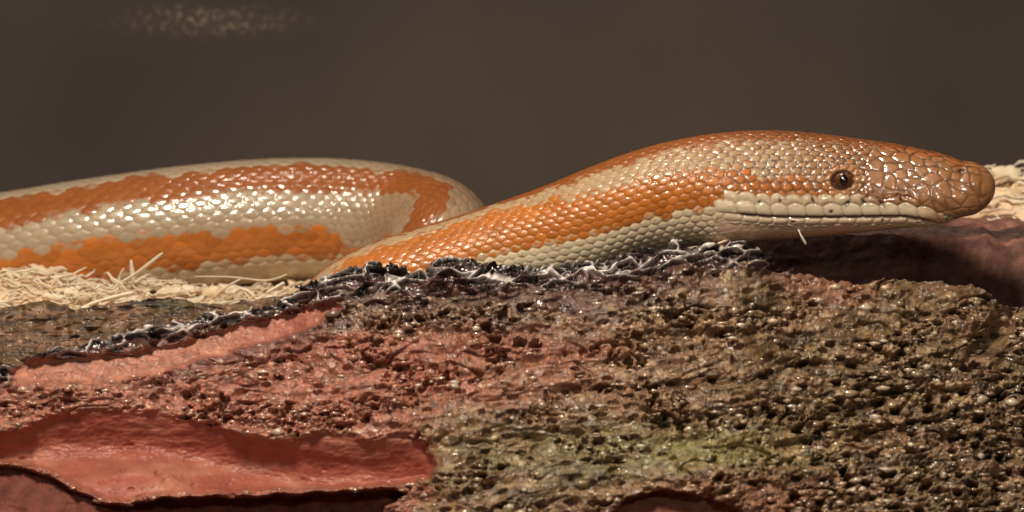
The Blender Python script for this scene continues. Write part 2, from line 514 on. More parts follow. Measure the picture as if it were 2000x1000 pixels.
    nod = np.sqrt(np.clip(1 - (f1 / 0.6) ** 2, 0, 1)) * (cid <= 0.40)
    nod2 = np.sqrt(np.clip(1 - (g1 / 0.52) ** 2, 0, 1)) * (gid <= 0.55)
    n1_, n2_, nid = worley(U * 11 + 3.0, V * 9.5 + 1.0, 66)
    nod3 = np.sqrt(np.clip(1 - (n1_ / 0.5) ** 2, 0, 1)) * (nid <= 0.4)
    pit3 = sst(0.40, 0.12, n1_) * (nid > 0.62)
    crev = sst(0.16, 0.0, np.abs(noise2(U * 1.5, V * 2.3, 68))) * sst(-0.1, 0.35, noise2(PX / 110, PY / 60, 67))
    h = 0.14 * fbm(PX / 190, PY / 95, 78) + 0.06 * flow + 0.05 * lump \
        - (0.08 + 0.17 * patch + 0.14 * rightr) * pit - (0.015 + 0.10 * patch) * pit2 - (0.06 + 0.14 * patch) * crev \
        + (0.004 + 0.018 * patch) * grit + (0.02 + 0.03 * patch + 0.04 * rightr) * nod + 0.030 * (0.15 + patch) * nod2 + 0.022 * (0.3 + patch) * nod3 - 0.05 * (0.25 + patch) * pit3
    lw = PX / 60 + 0.55 * fbm(PX / 60, PY / 30, 101, 2); lv_ = PY / 21 + 0.55 * fbm(PX / 55, PY / 28, 102, 2) + PX / 130
    l1, l2, lid = worley(lw, lv_, 103)
    m1, m2, mid_ = worley(lw * 2.3 + 5, lv_ * 2.1, 104)
    lace = np.maximum(sst(0.22, 0.05, l2 - l1), 0.7 * sst(0.20, 0.05, m2 - m1) * (lid > 0.45))
    hc = 0.10 * lace - 0.12 * sst(0.15, 0.5, l2 - l1) * (lid > 0.3) + 0.05 * flow + 0.05 * lump + 0.02 * fbm(PX / 14, PY / 9, 81, 2)
    hs = 0.03 * fbm(PX / 40, PY / 25, 82) + 0.012 * fbm(PX / 11, PY / 8, 83, 2) - 0.012 * sst(0.25, 0.05, g1) * (gid > 0.8)
    k1, k2, kid = worley(PX / 46, PY / 26, 84)
    hr = 0.035 * fbm(PX / 60, PY / 26, 85) + 0.007 * noise2(PX / 9, PY / 7, 86) - 0.035 * sst(0.22, 0.05, k1) * (kid > 0.8) * sst(0.25, 0.5, t_r)
    H = h * (1 - m_c) + hc * m_c
    # rim rounds over: fade of relief at the very edge keeps the silhouette as drawn
    H = H * (1 - m_s) * (1 - m_r) * (1 - m_h) + hs * m_s + hr * m_r + 0.04 * fbm(PX / 40, PY / 25, 87) * m_h
    base = P(PX, PY, Y)
    nrm = np.array([0, -0.90, 0.43])
    verts = base + nrm * H[..., None]
    # ---- colours of the stuff itself, with glints painted in as pale tones
    n1 = noise2(PX / 130, PY / 60, 90); n2 = noise2(PX / 45, PY / 24, 91); n3 = noise2(PX / 16, PY / 11, 92)
    olive = np.array([0.18, 0.110, 0.052]); brown = np.array([0.205, 0.112, 0.060])
    red = np.array([0.33, 0.125, 0.08]); purple = np.array([0.10, 0.042, 0.038])
    col = np.zeros(PX.shape + (3,)); col[:] = olive
    col = mixc(col, brown, sst(-0.2, 0.4, n1 + 0.6 * n2))
    col = mixc(col, (0.36, 0.25, 0.13), 0.65 * sst(0.1, 0.55, n2 + 0.4 * n3))
    col = mixc(col, (0.075, 0.046, 0.024), 0.7 * sst(0.1, 0.5, noise2(PX / 70, PY / 34, 89) + 0.4 * n3))
    wr = sst(1500, 760, PX + 160 * n1 + 0.6 * (PY - 700)) * sst(610, 680, PY + 0.0 * PX + 30 * n2) * (1 - sst(800, 880, PX + 60 * n2) * sst(770, 830, PY + 25 * n1))
    wr = np.maximum(wr, 0.9 * np.exp(-(((PX - 1010) / 170) ** 2 + ((PY - 735) / 52) ** 2) * 1.2) * (0.75 + 0.5 * n2))
    wr = np.maximum(wr, 0.55 * sst(1420, 1560, PX) * sst(70, 20, D) * sst(1760, 1650, PX))
    wr = np.maximum(wr, 0.45 * sst(910, 950, PY + 12 * n2) * sst(1150, 1300, PX) * sst(1750, 1500, PX))
    col = mixc(col, red, np.clip(wr, 0, 1))
    wp = sst(150, 60, D + 30 * n2) * sst(330, 620, PX) * sst(1500, 1250, PX + 80 * n1)
    wp = np.maximum(wp, 0.8 * sst(34, 8, sd_s) * (sd_s > 0) * (PY > 640) * sst(200, 350, PX))
    col = mixc(col, purple, 0.8 * np.clip(wp, 0, 1))
    yel = np.exp(-(((PX - 1400) / 190) ** 2 + ((PY - 880) / 42) ** 2)) * (0.7 + 0.6 * n2)
    col = mixc(col, (0.27, 0.225, 0.075), np.clip(yel, 0, 0.6))
    grn = np.exp(-(((PX - 1130) / 200) ** 2 + ((PY - 890) / 50) ** 2)) * (0.6 + 0.6 * n2)
    col = mixc(col, (0.15, 0.14, 0.06), np.clip(grn, 0, 0.4))
    blk = sst(0.25, 0.5, noise2(PX / 26, PY / 17, 93)) * (0.25 + 0.55 * rightr)
    col = mixc(col, (0.045, 0.035, 0.022), np.clip(blk, 0, 0.8))
    # pale specks painted in as the sparkle of the crust
    q1, q2, qid = worley(PX / 17, PY / 12, 94)
    grain = sst(0.32, 0.2, q1) * (qid > 0.80) * sst(-0.3, 0.3, n2 + n1)  # mask of the painted sparkle specks
    col = mixc(col, (0.55, 0.42, 0.27), 0.8 * grain)
    cc = np.zeros_like(col); cc[:] = (0.030, 0.017, 0.017)
    cc = mixc(cc, (0.115, 0.055, 0.050), sst(-0.5, 0.2, n2) * sst(0.15, 0.45, D / (bw[None, :] + 1)))
    thr = lace * (1 - 0.6 * sst(0.4, 0.8, D / (bw[None, :] + 1))) * sst(-0.30, 0.25, noise2(PX / 70, PY / 34, 96) + 0.25 * sst(560, 480, PX))
    cc = mixc(cc, (0.78, 0.71, 0.68), 0.9 * thr)  # raised lace coloured whitish to stand in for highlights
    col = mixc(col, cc, m_c)
    sal = np.array([0.42, 0.175, 0.115]) * (1 + 0.25 * n2 + 0.3 * n3)[..., None]
    sal = mixc(sal, (0.34, 0.10, 0.07), 0.6 * sst(420, 560, PX))
    sal = mixc(sal, (0.24, 0.085, 0.06), 0.7 * sst(0.3, 0.15, n1_) * (nid > 0.6) + 0.35 * sst(0.1, 0.5, noise2(PX / 50, PY / 14, 131)))
    col = mixc(col, sal, m_s)
    rf = np.zeros_like(col); rf[:] = (0.35, 0.105, 0.07)
    rf = mixc(rf, (0.46, 0.19, 0.125), 0.7 * sst(-0.1, 0.6, n1 + 0.5 * n2))
    rf = mixc(rf, (0.33, 0.07, 0.05), 0.5 * sst(0.0, 0.6, noise2(PX / 120, PY / 28, 97)))
    col = mixc(col, rf, m_r)
    hw = np.zeros_like(col); hw[:] = (0.17, 0.05, 0.034)
    hw = mixc(hw, (0.27, 0.10, 0.06), m_k)
    col = mixc(col, hw, m_h)
    # ---- rows that carry the crust over the rim and down its back
    top = verts[0]; tc = col[0]
    bx = []; bc = []
    for k in range(1, 13):
        a = k / 12.0
        off = np.zeros_like(top)
        off[:, 1] = 0.42 * math.sin(a * math.pi / 2) ; off[:, 2] = -1.9 * a ** 2.2
        jit = 0.03 * noise2(pxs / 14, pxs * 0 + k * 0.7, 98)
        off[:, 1] += jit; off[:, 2] += jit * (1 if k < 8 else 0)
        bx.append(top + off); bc.append(tc * 0.95)
    back = np.array(bx[::-1]); backc = np.array(bc[::-1])
    allv = np.concatenate([back, verts], 0); allc = np.concatenate([backc, col], 0)
    nr = allv.shape[0]
    part = np.zeros((nr, NC), int)
    o = len(back)
    part[:o] = 1 * (bw[None, :] > 1)
    part[o:] = np.where(m_h > .5, 4, np.where(m_r > .5, 3, np.where(m_s > .5, 2, np.where(m_c > .5, 1, 0))))
    q = grid_quads(nr, NC)
    pq = part.reshape(-1)[q[:, 0]]
    Vf = allv.reshape(-1, 3); Cf = allc.reshape(-1, 3)
    base_pt = (np.array([0.0, -2.0, -ZOFF]) + [0, 0, ZOFF]) * W
    root = empty('weathered_log', base_pt.tolist())
    tag(root, 'weathered reddish brown log with a rough pitted crust, under the snake', 'log')
    m_crust = vcol_mat('pitted_crust', rough=(0.16, 0.68), spec=0.75, bump=0.7, bump_scale=1300, bump_dist=0.0003, var=0.55, var_scale=1100)
    m_char = vcol_mat('charred_crust', rough=(0.10, 0.32), spec=1.0, bump=0.5, bump_scale=900, bump_dist=0.0004, var=0.4, var_scale=900)
    m_bare = vcol_mat('bare_reddish_wood', rough=(0.38, 0.6), spec=0.4, bump=0.25, bump_scale=1100, bump_dist=0.0003, var=0.14, var_scale=500)
    m_dull = vcol_mat('dull_reddish_wood', rough=(0.6, 0.85), spec=0.25, bump=0.6, bump_scale=900, bump_dist=0.0005, var=0.35, var_scale=500)
    for k, (nm, mt, lb) in enumerate((('crust', m_crust, None), ('charred_rim', m_char, 'black charred rim with painted white glints'),
                                      ('bare_wood_band', m_bare, 'smooth salmon pink band'), ('broken_face', m_bare, 'smooth red broken face'),
                                      ('hollow', m_dull, 'dark red hollow below the broken face'))):
        v_, q_, c_ = submesh(Vf, q, Cf, pq == k)
        ob = mesh_np(nm, v_, q_, mt, root, c_)
        if lb: ob['label'] = lb
    # ---- pale flecks, and glossy grains added to make the crust sparkle
    rng = np.random.RandomState(4)
    gi = []
    dens = 0.10 + 0.55 * patch + 0.5 * np.exp(-(((PX - 545) / 75) ** 2 + ((PY - 822) / 26) ** 2)) * 3 + 0.5 * np.exp(-(((PX - 690) / 60) ** 2 + ((PY - 600) / 30) ** 2)) \
        + 0.5 * sst(0.1, 0.5, noise2(PX / 40, PY / 18, 130))
    dens = dens * (1 - m_r) * (1 - m_h) * (1 - m_s) * (1 - 0.2 * m_c)
    pr = dens.ravel() / dens.sum()
    pick = rng.choice(pr.size, 3000, replace=False, p=pr)
    ico = np.array([(0, 0, 1), (.89, 0, .45), (.28, .85, .45), (-.72, .53, .45), (-.72, -.53, .45), (.28, -.85, .45), (.72, .53, -.45), (-.28, .85, -.45), (-.89, 0, -.45), (-.28, -.85, -.45), (.72, -.53, -.45), (0, 0, -1)])
    ft = np.array([(0, 1, 2), (0, 2, 3), (0, 3, 4), (0, 4, 5), (0, 5, 1), (1, 6, 2), (2, 7, 3), (3, 8, 4), (4, 9, 5), (5, 10, 1), (2, 6, 7), (3, 7, 8), (4, 8, 9), (5, 9, 10), (1, 10, 6), (6, 11, 7), (7, 11, 8), (8, 11, 9), (9, 11, 10), (10, 11, 6)])
    pv = verts.reshape(-1, 3)[pick]; n_ = len(pick)
    rad = (2.2 + 5.5 * rng.rand(n_) ** 2.2) / PXCM
    sc = np.stack([1 + 1.3 * rng.rand(n_), 0.6 + 0 * rad, 0.5 + 0.6 * rng.rand(n_)], -1)
    gv = pv[:, None, :] + (ico[None] * (1 + 0.9 * (rng.rand(n_, 12, 3) - 0.5))) * (rad[:, None] * sc)[:, None, :] + nrm * (rad * 0.1)[:, None, None]
    gf = (ft[None] + (np.arange(n_) * 12)[:, None, None]).reshape(-1, 3)
    tone = rng.rand(n_)
    wt = np.clip(0.55 * (tone > .88) + 0.12, 0, 1)[:, None]
    gc = col.reshape(-1, 3)[pick] * 1.15 * (1 - wt) + np.array([0.72, 0.60, 0.45]) * wt
    m_sparkle_grain = vcol_mat('sparkle_grain', rough=(0.08, 0.3), spec=1.0, bump=0.2, bump_scale=2500, bump_dist=0.0001, var=0.3, var_scale=1500, coat=0.7)
    ob = mesh_np('sparkle_grains', gv.reshape(-1, 3), gf, m_sparkle_grain, root, np.repeat(gc, 12, 0), smooth=False)
    ob['kind'] = 'stuff'; ob['label'] = 'pale flecks and grains added for the glints of the crust'
    # ---- bare top behind the rim at the right, with the shade of the head painted in
    nx, ny = 420, 190
    u = np.linspace(1230, 2420, nx); d = np.concatenate([np.linspace(-0.35, 2.0, 130), np.linspace(2.04, 4.4, 60)])
    zref = P(1700, 600, 0.0)[2]
    UX, DY = np.meshgrid(u, d)
    pt = P(UX, UX * 0 + 600, DY * 0)
    X = pt[..., 0]
    ztop = P(1940, 450, 1.25)[2] - 0.13
    rise = sst(0.25, 1.20, DY + 0.08 * noise2(X * 0.9, DY, 109) - 0.03 * sst(5.0, 6.2, X))
    Z = (zref - 0.22 - 1.2 * sst(4.6, 5.6, X)) * (1 - rise) + ztop * rise
    Z = Z + 0.09 * fbm(X * 1.5, DY * 2.3, 110) * (0.4 + rise) + 0.07 * ridged(X * 2.0, DY * 4.5, 111, 2) + 0.010 * noise2(X * 11, DY * 14, 112)
    Z = Z - 0.10 * sst(1.9, 3.5, DY) - 1.9 * sst(1520, 1240, UX + 40 * noise2(X * 1.5, DY * 1.5, 116)) - 1.3 * sst(3.6, 4.2, DY + 0.15 * noise2(X * 2, DY, 113))
    c = np.zeros(X.shape + (3,)); c[:] = (0.075, 0.030, 0.024)  # base colour darkened to carry the shadow under the head
    c = mixc(c, (0.24, 0.11, 0.08), sst(5.55, 5.8, X) * sst(0.9, 1.02, DY))  # lit patch beyond the shadow, painted paler and pinker
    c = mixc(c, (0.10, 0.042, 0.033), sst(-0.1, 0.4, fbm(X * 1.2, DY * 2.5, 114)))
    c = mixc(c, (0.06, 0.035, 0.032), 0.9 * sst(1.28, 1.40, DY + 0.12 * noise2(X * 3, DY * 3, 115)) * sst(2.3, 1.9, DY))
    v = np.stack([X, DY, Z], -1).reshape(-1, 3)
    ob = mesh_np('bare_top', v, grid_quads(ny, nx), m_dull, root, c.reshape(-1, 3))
    ob['label'] = 'bare reddish top with painted shade of the head'
    # ---- strip of bark standing behind the ridge at the left
    nx, ny = 520, 90
    u = np.linspace(-420, 640, nx)
    topl = np.interp(u, [-420, -100, 0, 40, 90, 130, 150, 200, 260, 330, 350, 385, 440, 520, 580, 640], [650, 616, 606, 594, 588, 598, 606, 596, 588, 582, 586, 592, 596, 582, 575, 600])
    topl = topl + 3 * noise2(u / 22, u * 0, 120) + 1.5 * noise2(u / 8, u * 0 + 3, 121)
    f = np.linspace(0, 1, ny)[:, None]
    PX = np.broadcast_to(u[None, :], (ny, nx)); PY = topl[None, :] * (1 - f) + (np.interp(u, RIM[:, 0], RIM[:, 1]) + 40)[None, :] * f
    dd = (PY - topl[None, :]) / PXCM
    Y = 1.15 - 1.45 * dd + 0.1 * noise2(PX / 90, PY / 40, 122)
    c1, c2, ck = worley(PX / 52 + 0.5 * noise2(PX / 50, PY / 20, 128), PY / 22 + 0.4 * noise2(PX / 60, PY / 30, 129), 125)
    crk = sst(.36, .2, c1) * (ck > 0.68)
    h = 0.15 * ridged(PX / 80, PY / 26, 123, 3) + 0.05 * fbm(PX / 34, PY / 16, 124, 3) - 0.09 * crk
    vv = P(PX, PY, Y) + np.array([0, -.96, .27]) * h[..., None]
    c = np.zeros(PX.shape + (3,)); c[:] = (0.14, 0.080, 0.038)
    c = mixc(c, (0.22, 0.115, 0.065), sst(-.1, .4, noise2(PX / 70, PY / 20, 126)))
    c = mixc(c, (0.075, 0.085, 0.05), 0.85 * np.exp(-(((PX - 320) / 50) ** 2 + ((PY - 596) / 12) ** 2)))
    c = mixc(c, (0.05, 0.035, 0.03), 0.75 * sst(.05, .45, noise2(PX / 30, PY / 13, 127)))
    bk = [vv[0] + np.array([0, 0.25 * a, -0.9 * a * a]) for a in np.linspace(1, 0.15, 6)]
    allv = np.concatenate([np.array(bk), vv], 0); allc = np.concatenate([np.repeat(c[:1], 6, 0), c], 0)
    ob = mesh_np('bark_strip', allv.reshape(-1, 3), grid_quads(ny + 6, nx), m_crust, root, allc.reshape(-1, 3))
    ob['label'] = 'brown and mossy strip of bark behind the charred rim'
build_log()

# ------------------------------------------------------------------ the snake
def build_snake():
    st = []      # px, py, depth, half height px, half width ratio, dorsal vector, scale pitch px, headness
    def S(px, py, d, hh, wr, D, pitch, head=0.0): st.append((px, py, d, hh, wr, *D, pitch, head))
    RD = (0.0, -0.60, 0.80)
    S(-980, 700, 6.5, 14, 1, RD, 34); S(-900, 680, 6.3, 60, 1, RD, 36); S(-700, 640, 5.6, 100, 1, RD, 38); S(-400, 572, 4.6, 116, 1.02, RD, 38)
    S(-200, 530, 4.2, 119, 1.02, RD, 38); S(0, 500, 4.0, 120, 1.02, RD, 38); S(200, 468, 3.9, 120, 1.02, RD, 38); S(400, 441, 3.9, 119, 1.02, RD, 38)
    S(560, 428, 3.95, 117, 1.02, RD, 37); S(700, 428, 3.95, 113, 1.02, (0, -.62, .77), 36); S(790, 437, 3.7, 110, 1.0, (.02, -.64, .74), 35)
    S(850, 456, 3.2, 108, 1.0, (-.08, -.52, .80), 34); S(860, 505, 2.5, 104, 1.0, (-.25, -.3, .80), 33); S(815, 580, 2.0, 98, 1.0, (-.6, -.2, .70), 32)
    S(740, 680, 1.7, 94, 1.0, (-.8, -.1, .45), 31); S(670, 760, 1.4, 92, 1.0, (-1, 0, 0.05), 30); S(625, 800, 0.9, 92, 1.0, (-1, 0, -.1), 30)
    S(612, 770, 0.45, 92, 1.0, (-1, 0, .1), 30); S(622, 700, 0.38, 92, 1.0, (-1, .1, .15), 30); S(655, 632, 0.42, 92, 1.0, (-.8, .15, .6), 30)
    S(715, 584, 0.5, 93, 1.0, (-.5, .25, .82), 29); S(800, 549, 0.55, 93, 1.0, (-.3, .28, .9), 28)
    S(900, 521, 0.55, 95, 1.0, (-.3, .24, .92), 27); S(1000, 488, 0.55, 95, 1.0, (-.3, .18, .93), 26); S(1100, 455, 0.5, 97, 1.0, (-.32, .05, .94), 25)
    S(1180, 424, 0.45, 99, 1.0, (-.32, -.08, .94), 24.5); S(1260, 396, 0.4, 101, 1.0, (-.30, -.10, .95), 24); S(1340, 376, 0.35, 102, 1.04, (-.2, -.06, .97), 24, .3)
    S(1420, 364, 0.3, 103, 1.08, (-.05, -.05, 1), 24, 1); S(1500, 359, 0.27, 102, 1.06, (0, -.06, 1), 24, 1); S(1580, 359, 0.20, 98, 1.02, (.02, -.06, 1), 23, 1)
    S(1660, 361, 0.10, 90, .98, (.06, -.06, 1), 23, 1); S(1740, 363, -0.02, 81, .95, (.10, -.06, 1), 23, 1)
    S(1800, 366, -0.12, 72, .95, (.10, -.06, 1), 23, 1); S(1845, 368, -0.20, 64, .95, (.08, -.05, 1), 23, 1)
    for ph in (0, 18, 34, 48, 60, 71, 80, 86, 89.5):
        a = math.radians(ph)
        S(1880 + 64 * math.sin(a), 367.5 - 3.0 * math.sin(a), -0.26 - 0.09 * math.sin(a), 52 * math.cos(a) ** 0.97, .95 - .14 * math.sin(a), (.06, -.05, 1), 24, 1)
    A = np.array(st, float)
    pos = P(A[:, 0], A[:, 1], A[:, 2])
    scl = fwd_depth(pos) / DIST / PXCM
    data = np.column_stack([pos, A[:, 3] * scl, A[:, 4], A[:, 5:8], A[:, 8], A[:, 9], A[:, 0], A[:, 1]])
    ch = np.concatenate([[0], np.cumsum(np.maximum(np.linalg.norm(np.diff(pos, axis=0), axis=1), np.abs(np.diff(data[:, 3])) * 0.9 + 1e-4))])
    tan = np.zeros_like(data)
    hstep = np.diff(ch)
    sl = np.diff(data, axis=0) / hstep[:, None]
    tan[1:-1] = (sl[:-1] * hstep[1:, None] + sl[1:] * hstep[:-1, None]) / (hstep[:-1] + hstep[1:])[:, None]
    tan[0] = sl[0]; tan[-1] = sl[-1]
    # stations -> fine sampling; denser where the neck and head are seen
    k = ch / ch[-1]
    hd = ch[np.argmax(A[:, 9] > 0.2)]; fr = ch[22]
    s_list = [np.arange(0, fr, 0.021), np.arange(fr, hd, 0.0155), np.arange(hd, ch[-1], 0.0125), [ch[-1]]]
    s = np.concatenate(s_list)
    i = np.clip(np.searchsorted(ch, s, side='right') - 1, 0, len(ch) - 2)
    h = (ch[i + 1] - ch[i]); t = (s - ch[i]) / h
    t_ = t[:, None]; h_ = h[:, None]
    R = (data[i] * (2 * t_ ** 3 - 3 * t_ ** 2 + 1) + tan[i] * h_ * (t_ ** 3 - 2 * t_ ** 2 + t_)
         + data[i + 1] * (-2 * t_ ** 3 + 3 * t_ ** 2) + tan[i + 1] * h_ * (t_ ** 3 - t_ ** 2))
    C = R[:, :3]; HH = np.maximum(R[:, 3], 0.004); WR = R[:, 4]; Dv = R[:, 5:8]; PIT = R[:, 8] * 0.92 / PXCM; HEAD = np.clip(R[:, 9], 0, 1); SX = R[:, 10]; SY = R[:, 11]
    T = np.gradient(C, s, axis=0)
    # keep the last rings square to the head's own axis
    T[SX > 1870] = T[np.searchsorted(SX * (np.arange(len(SX)) > len(SX) * 0.7), 1868)]
    T /= np.linalg.norm(T, axis=1)[:, None]
    Dv = Dv - (Dv * T).sum(1)[:, None] * T; Dv /= np.linalg.norm(Dv, axis=1)[:, None]
    SV = np.cross(T, Dv)
    NT = 400
    th = np.linspace(-math.pi, math.pi, NT, endpoint=False)
    # put more rings of points on the side that shows
    th = th - 0.0
    TH, _ = np.meshgrid(th, s)
    hd_ = HEAD[:, None]
    cs, sn = np.cos(TH), np.sin(TH)
    pw = 1.0 - 0.20 * hd_
    ex = np.sign(sn) * np.abs(sn) ** pw
    ez = np.sign(cs) * np.abs(cs) ** (1.0 - 0.10 * hd_)
    fc = (sst(1660, 1740, SX) * sst(1925, 1885, SX) * HEAD)[:, None]
    ez = np.where(cs < 0, np.sign(cs) * np.abs(cs) ** (1.0 - 0.22 * hd_), ez)
    pw2 = 1.0 - (0.20 + 0.30 * sst(0, -0.45, cs)) * hd_ - 0.16 * fc * (cs > -0.2)
    ex = np.sign(sn) * np.abs(sn) ** pw2
    # jaws a little wider than the crown, flanks of the snout slope inwards
    wmod = 1 + hd_ * (-0.27 * np.clip(ez + 0.15, 0, 1.2) + 0.05)
    wmod = wmod * (1 - 0.10 * hd_ * np.clip(ez - 0.35, 0, 1) * 1.5)
    wmod = wmod * (1 - 0.10 * fc * np.clip(ez + 0.2, 0, 1.2))
    LX = ex * wmod * (HH * WR)[:, None]; LZ = ez * HH[:, None]
    # ---- side-view coordinates used to lay out the head
    SXg = np.broadcast_to(SX[:, None], TH.shape)
    SYg = SY[:, None] - LZ * PXCM * math.cos(ELEV) + (np.abs(LX) - 0.0) * PXCM * math.sin(ELEV)
    Rpx = (HH * PXCM)[:, None]
    # ---- scales: staggered rows in (length, angle)
    NROW = 48
    a = np.concatenate([[0], np.cumsum(np.diff(s) / ((PIT[1:] + PIT[:-1]) / 2))])[:, None] * np.ones_like(TH)
    b = (TH + math.pi) / (2 * math.pi) * NROW
    jr = np.floor(b)
    F1 = np.full(TH.shape, 9e9, np.float32); F2 = F1.copy()
    CA = np.zeros(TH.shape, np.float32); CB = np.zeros(TH.shape, np.float32); CR = np.zeros(TH.shape, np.float32)
    ppx = (PIT * PXCM)[:, None]
    qpx = 2 * math.pi / NROW * Rpx * (1 + WR[:, None]) / 2
    for dj in (-1, 0, 1, 2):
        j = jr + dj - 0.0
        jm = np.mod(j, NROW)
        sh = 0.5 * np.mod(j, 2)
        ai = np.floor(a - sh)
        for di in (-0, 1):
            ic = ai + di
            r1 = rnd(ic, jm, ic * 0, 201) - 0.5; r2 = rnd(ic, jm, ic * 0, 202) - 0.5
            jit = 0.14 + 0.34 * hd_
            ca = ic + sh + r1 * jit * 0.9
            cb = j + 0.0 + r2 * jit * 0.9
            dx = (a - ca) * ppx; dy = (b - cb) * qpx
            # rhombic metric: scales pointed at both ends
            d = np.sqrt(dx * dx * 0.62 + dy * dy * 1.25).astype(np.float32)
            near = d < F1
            F2 = np.where(near, F1, np.minimum(F2, d))
            CA = np.where(near, ca, CA); CB = np.where(near, cb, CB); CR = np.where(near, rnd(ic, jm, ic * 0, 203), CR)
            F1 = np.where(near, d, F1)
    edge = (F2 - F1) * 0.5                                   # px to the crease
    along = (a - CA)                                        # - = tail end, + = head end of the scale
    rel = sst(0.0, 3.4, edge)
    dome = np.clip(1 - (F1 / 13.0) ** 2, 0, 1)
    hsc = 1.15 * rel + 1.1 * dome - 1.3 * along             # px; free edge stands up towards the tail
    hsc = hsc * np.interp(SX, [-900, 700, 1000, 1300, 1700], [0.66, 0.66, 0.85, 1, 1])[:, None]
    thc = np.abs((np.mod(CB, NROW) / NROW) * 360 - 180)     # angle of the scale's middle from the back, degrees
    thv = np.abs(np.degrees(TH))
    edark = sst(2.2 + 1.0 * hd_, 0.2, edge)
    # ---- lips and face, laid out in side view
    mouth = np.interp(SX, [1380, 1436, 1500, 1600, 1700, 1780, 1830, 1870, 1920, 1945], [408, 414, 418, 420.5, 421, 421, 430, 450, 460, 460])[:, None]
    md = SYg - mouth                                       # + below the mouth
    on = (HEAD[:, None] > 0.55) & (SXg > 1395)
    inm = sst(1428, 1446, SXg) * sst(1848, 1815, SXg)
    # upper labials, about 36 px long, rounded tops
    ul_c = np.floor((SXg - 1400 - 0.25 * md) / 37.0)
    ul_x = (SXg - 1400 - 0.25 * md) / 37.0 - ul_c - 0.5
    ul_top = -27 + 7 * (ul_x * 2) ** 2 * np.ones_like(md)
    in_ul = on & (md < 0) & (md > ul_top) & (SXg < 1850)
    e_ul = np.minimum(np.minimum((0.5 - np.abs(ul_x)) * 37, md - ul_top), -md * 1.4)
    u2_x = (SXg - 1418 - 0.30 * md) / 33.0; u2_x = u2_x - np.floor(u2_x) - 0.5
    u2_top = -45 + 6 * (u2_x * 2) ** 2 + 6 * sst(1700, 1800, SXg)
    in_u2 = on & (md <= ul_top) & (md > u2_top) & (SXg > 1415) & (SXg < 1800)
    e_u2 = np.minimum(np.minimum((0.5 - np.abs(u2_x)) * 33, md - u2_top), (ul_top - md))
    lo_c = np.floor((SXg - 1412 + 0.3 * md) / 34.0)
    lo_x = (SXg - 1412 + 0.3 * md) / 34.0 - lo_c - 0.5
    in_lo = on & (md >= 0) & (md < 16 - 3 * (lo_x * 2) ** 2) & (SXg < 1800)
    e_lo = np.minimum(np.minimum((0.5 - np.abs(lo_x)) * 34, 16 - 3 * (lo_x * 2) ** 2 - md), md * 1.4)
    lab = in_ul | in_lo | in_u2
    e_lab = np.where(in_ul, e_ul, np.where(in_u2, e_u2, e_lo))
    ul_top = np.where(in_u2, u2_top, ul_top)
    hlab = 1.6 * sst(0, 4.0, e_lab) + 1.4 * sst(0, 12, e_lab)
    # chin and throat: soft, almost smooth skin
    chin = on & (md >= 0) & ~in_lo
    chw = sst(0, 10, md - 14) * on
    hsc = np.where(lab, hlab, hsc * (1 - 0.8 * chw))
    edark = np.where(lab, 0.55 * sst(1.6, 0.1, e_lab), edark * (1 - 0.9 * chw))
    groove = np.exp(-(md / 2.6) ** 2) * inm * on
    hsc = hsc - 6.0 * groove + 2.2 * np.exp(-((md + 10) / 9.0) ** 2) * inm * on + 1.2 * np.exp(-((md - 9) / 6.0) ** 2) * inm * on
    # face and snout: larger irregular plates
    fx = SXg / 27.0 + 0.10 * np.sin(SYg / 9.0); fy = np.abs(TH) * np.maximum(Rpx, 40) / 19.0
    p1, p2, pid = worley(fx, fy, 230)
    e_p = (p2 - p1) * 0.5 * 20
    fw = sst(1690, 1720, SXg + 14 * noise2(a, b, 231)) * on * (md < ul_top) * (~lab)
    hpl = 1.1 + 1.05 * sst(0, 3.4, e_p) + 0.2 * sst(0, 11, e_p)
    hsc = np.where(fw > 0.5, hpl, hsc)
    edark = np.where(fw > 0.5, 0.8 * sst(2.2, 0.2, e_p), edark)
    sno = sst(1916, 1930, SXg + 0.25 * (350 - SYg)) * on
    plate = np.minimum.reduce([np.abs(SXg - 1893 + 0.10 * (SYg - 350)) + 40 * sst(352, 380, SYg), np.abs(SYg - 322 - 0.22 * (SXg - 1860)) + 0 * SXg, np.abs(SYg - 372 + 0.22 * (SXg - 1860)) + 60 * sst(1888, 1896, SXg)])
    hpl = 1.0 + 1.2 * sst(0, 4.5, plate) + 0.8 * noise2(SXg / 17, SYg / 14, 234)
    hsc = hsc * (1 - sno) + hpl * sno - 5.0 * groove * sno
    edark = edark * (1 - sno) + 0.55 * sst(2.2, 0.2, plate) * sno
    nost = np.exp(-(((SXg - 1882 + 0.4 * (SYg - 334)) / 6.0) ** 2 + ((SYg - 334) / 4.0) ** 2)) * on
    hsc = hsc - 5.0 * nost
    # loreal furrow from the eye to the snout, and the plates beside it
    fur_y = 386 - 0.02 * (SXg - 1700)
    fur = np.exp(-((SYg - fur_y + 3 * np.sin(SXg / 9.0)) / 2.4) ** 2) * sst(1690, 1705, SXg) * sst(1800, 1780, SXg) * on
    hsc = hsc - 3.0 * fur
    # socket and the ring of small plates round the eye
    EX, EY, ER = 1654.0, 351.0, 20.0
    er = np.sqrt(((SXg - EX) / 1.12) ** 2 + ((SYg - EY) / 0.92) ** 2)
    ang = np.arctan2(SYg - EY, SXg - EX)
    rlim = 32 + 7 * noise2(ang * 1.7, ang * 0 + 4.0, 233) + 4 * np.sin(ang + 2.4)
    ringw = on & (~lab) & (er < rlim) & (er > 19)
    nring = 11
    rc = (ang / (2 * math.pi) * nring + 0.3 + 0.3 * np.sin(ang * 2 + 1)) % 1.0 - 0.5
    e_r = np.minimum(np.minimum((0.5 - np.abs(rc)) * 2 * math.pi / nring * er, rlim - er), er - 20)
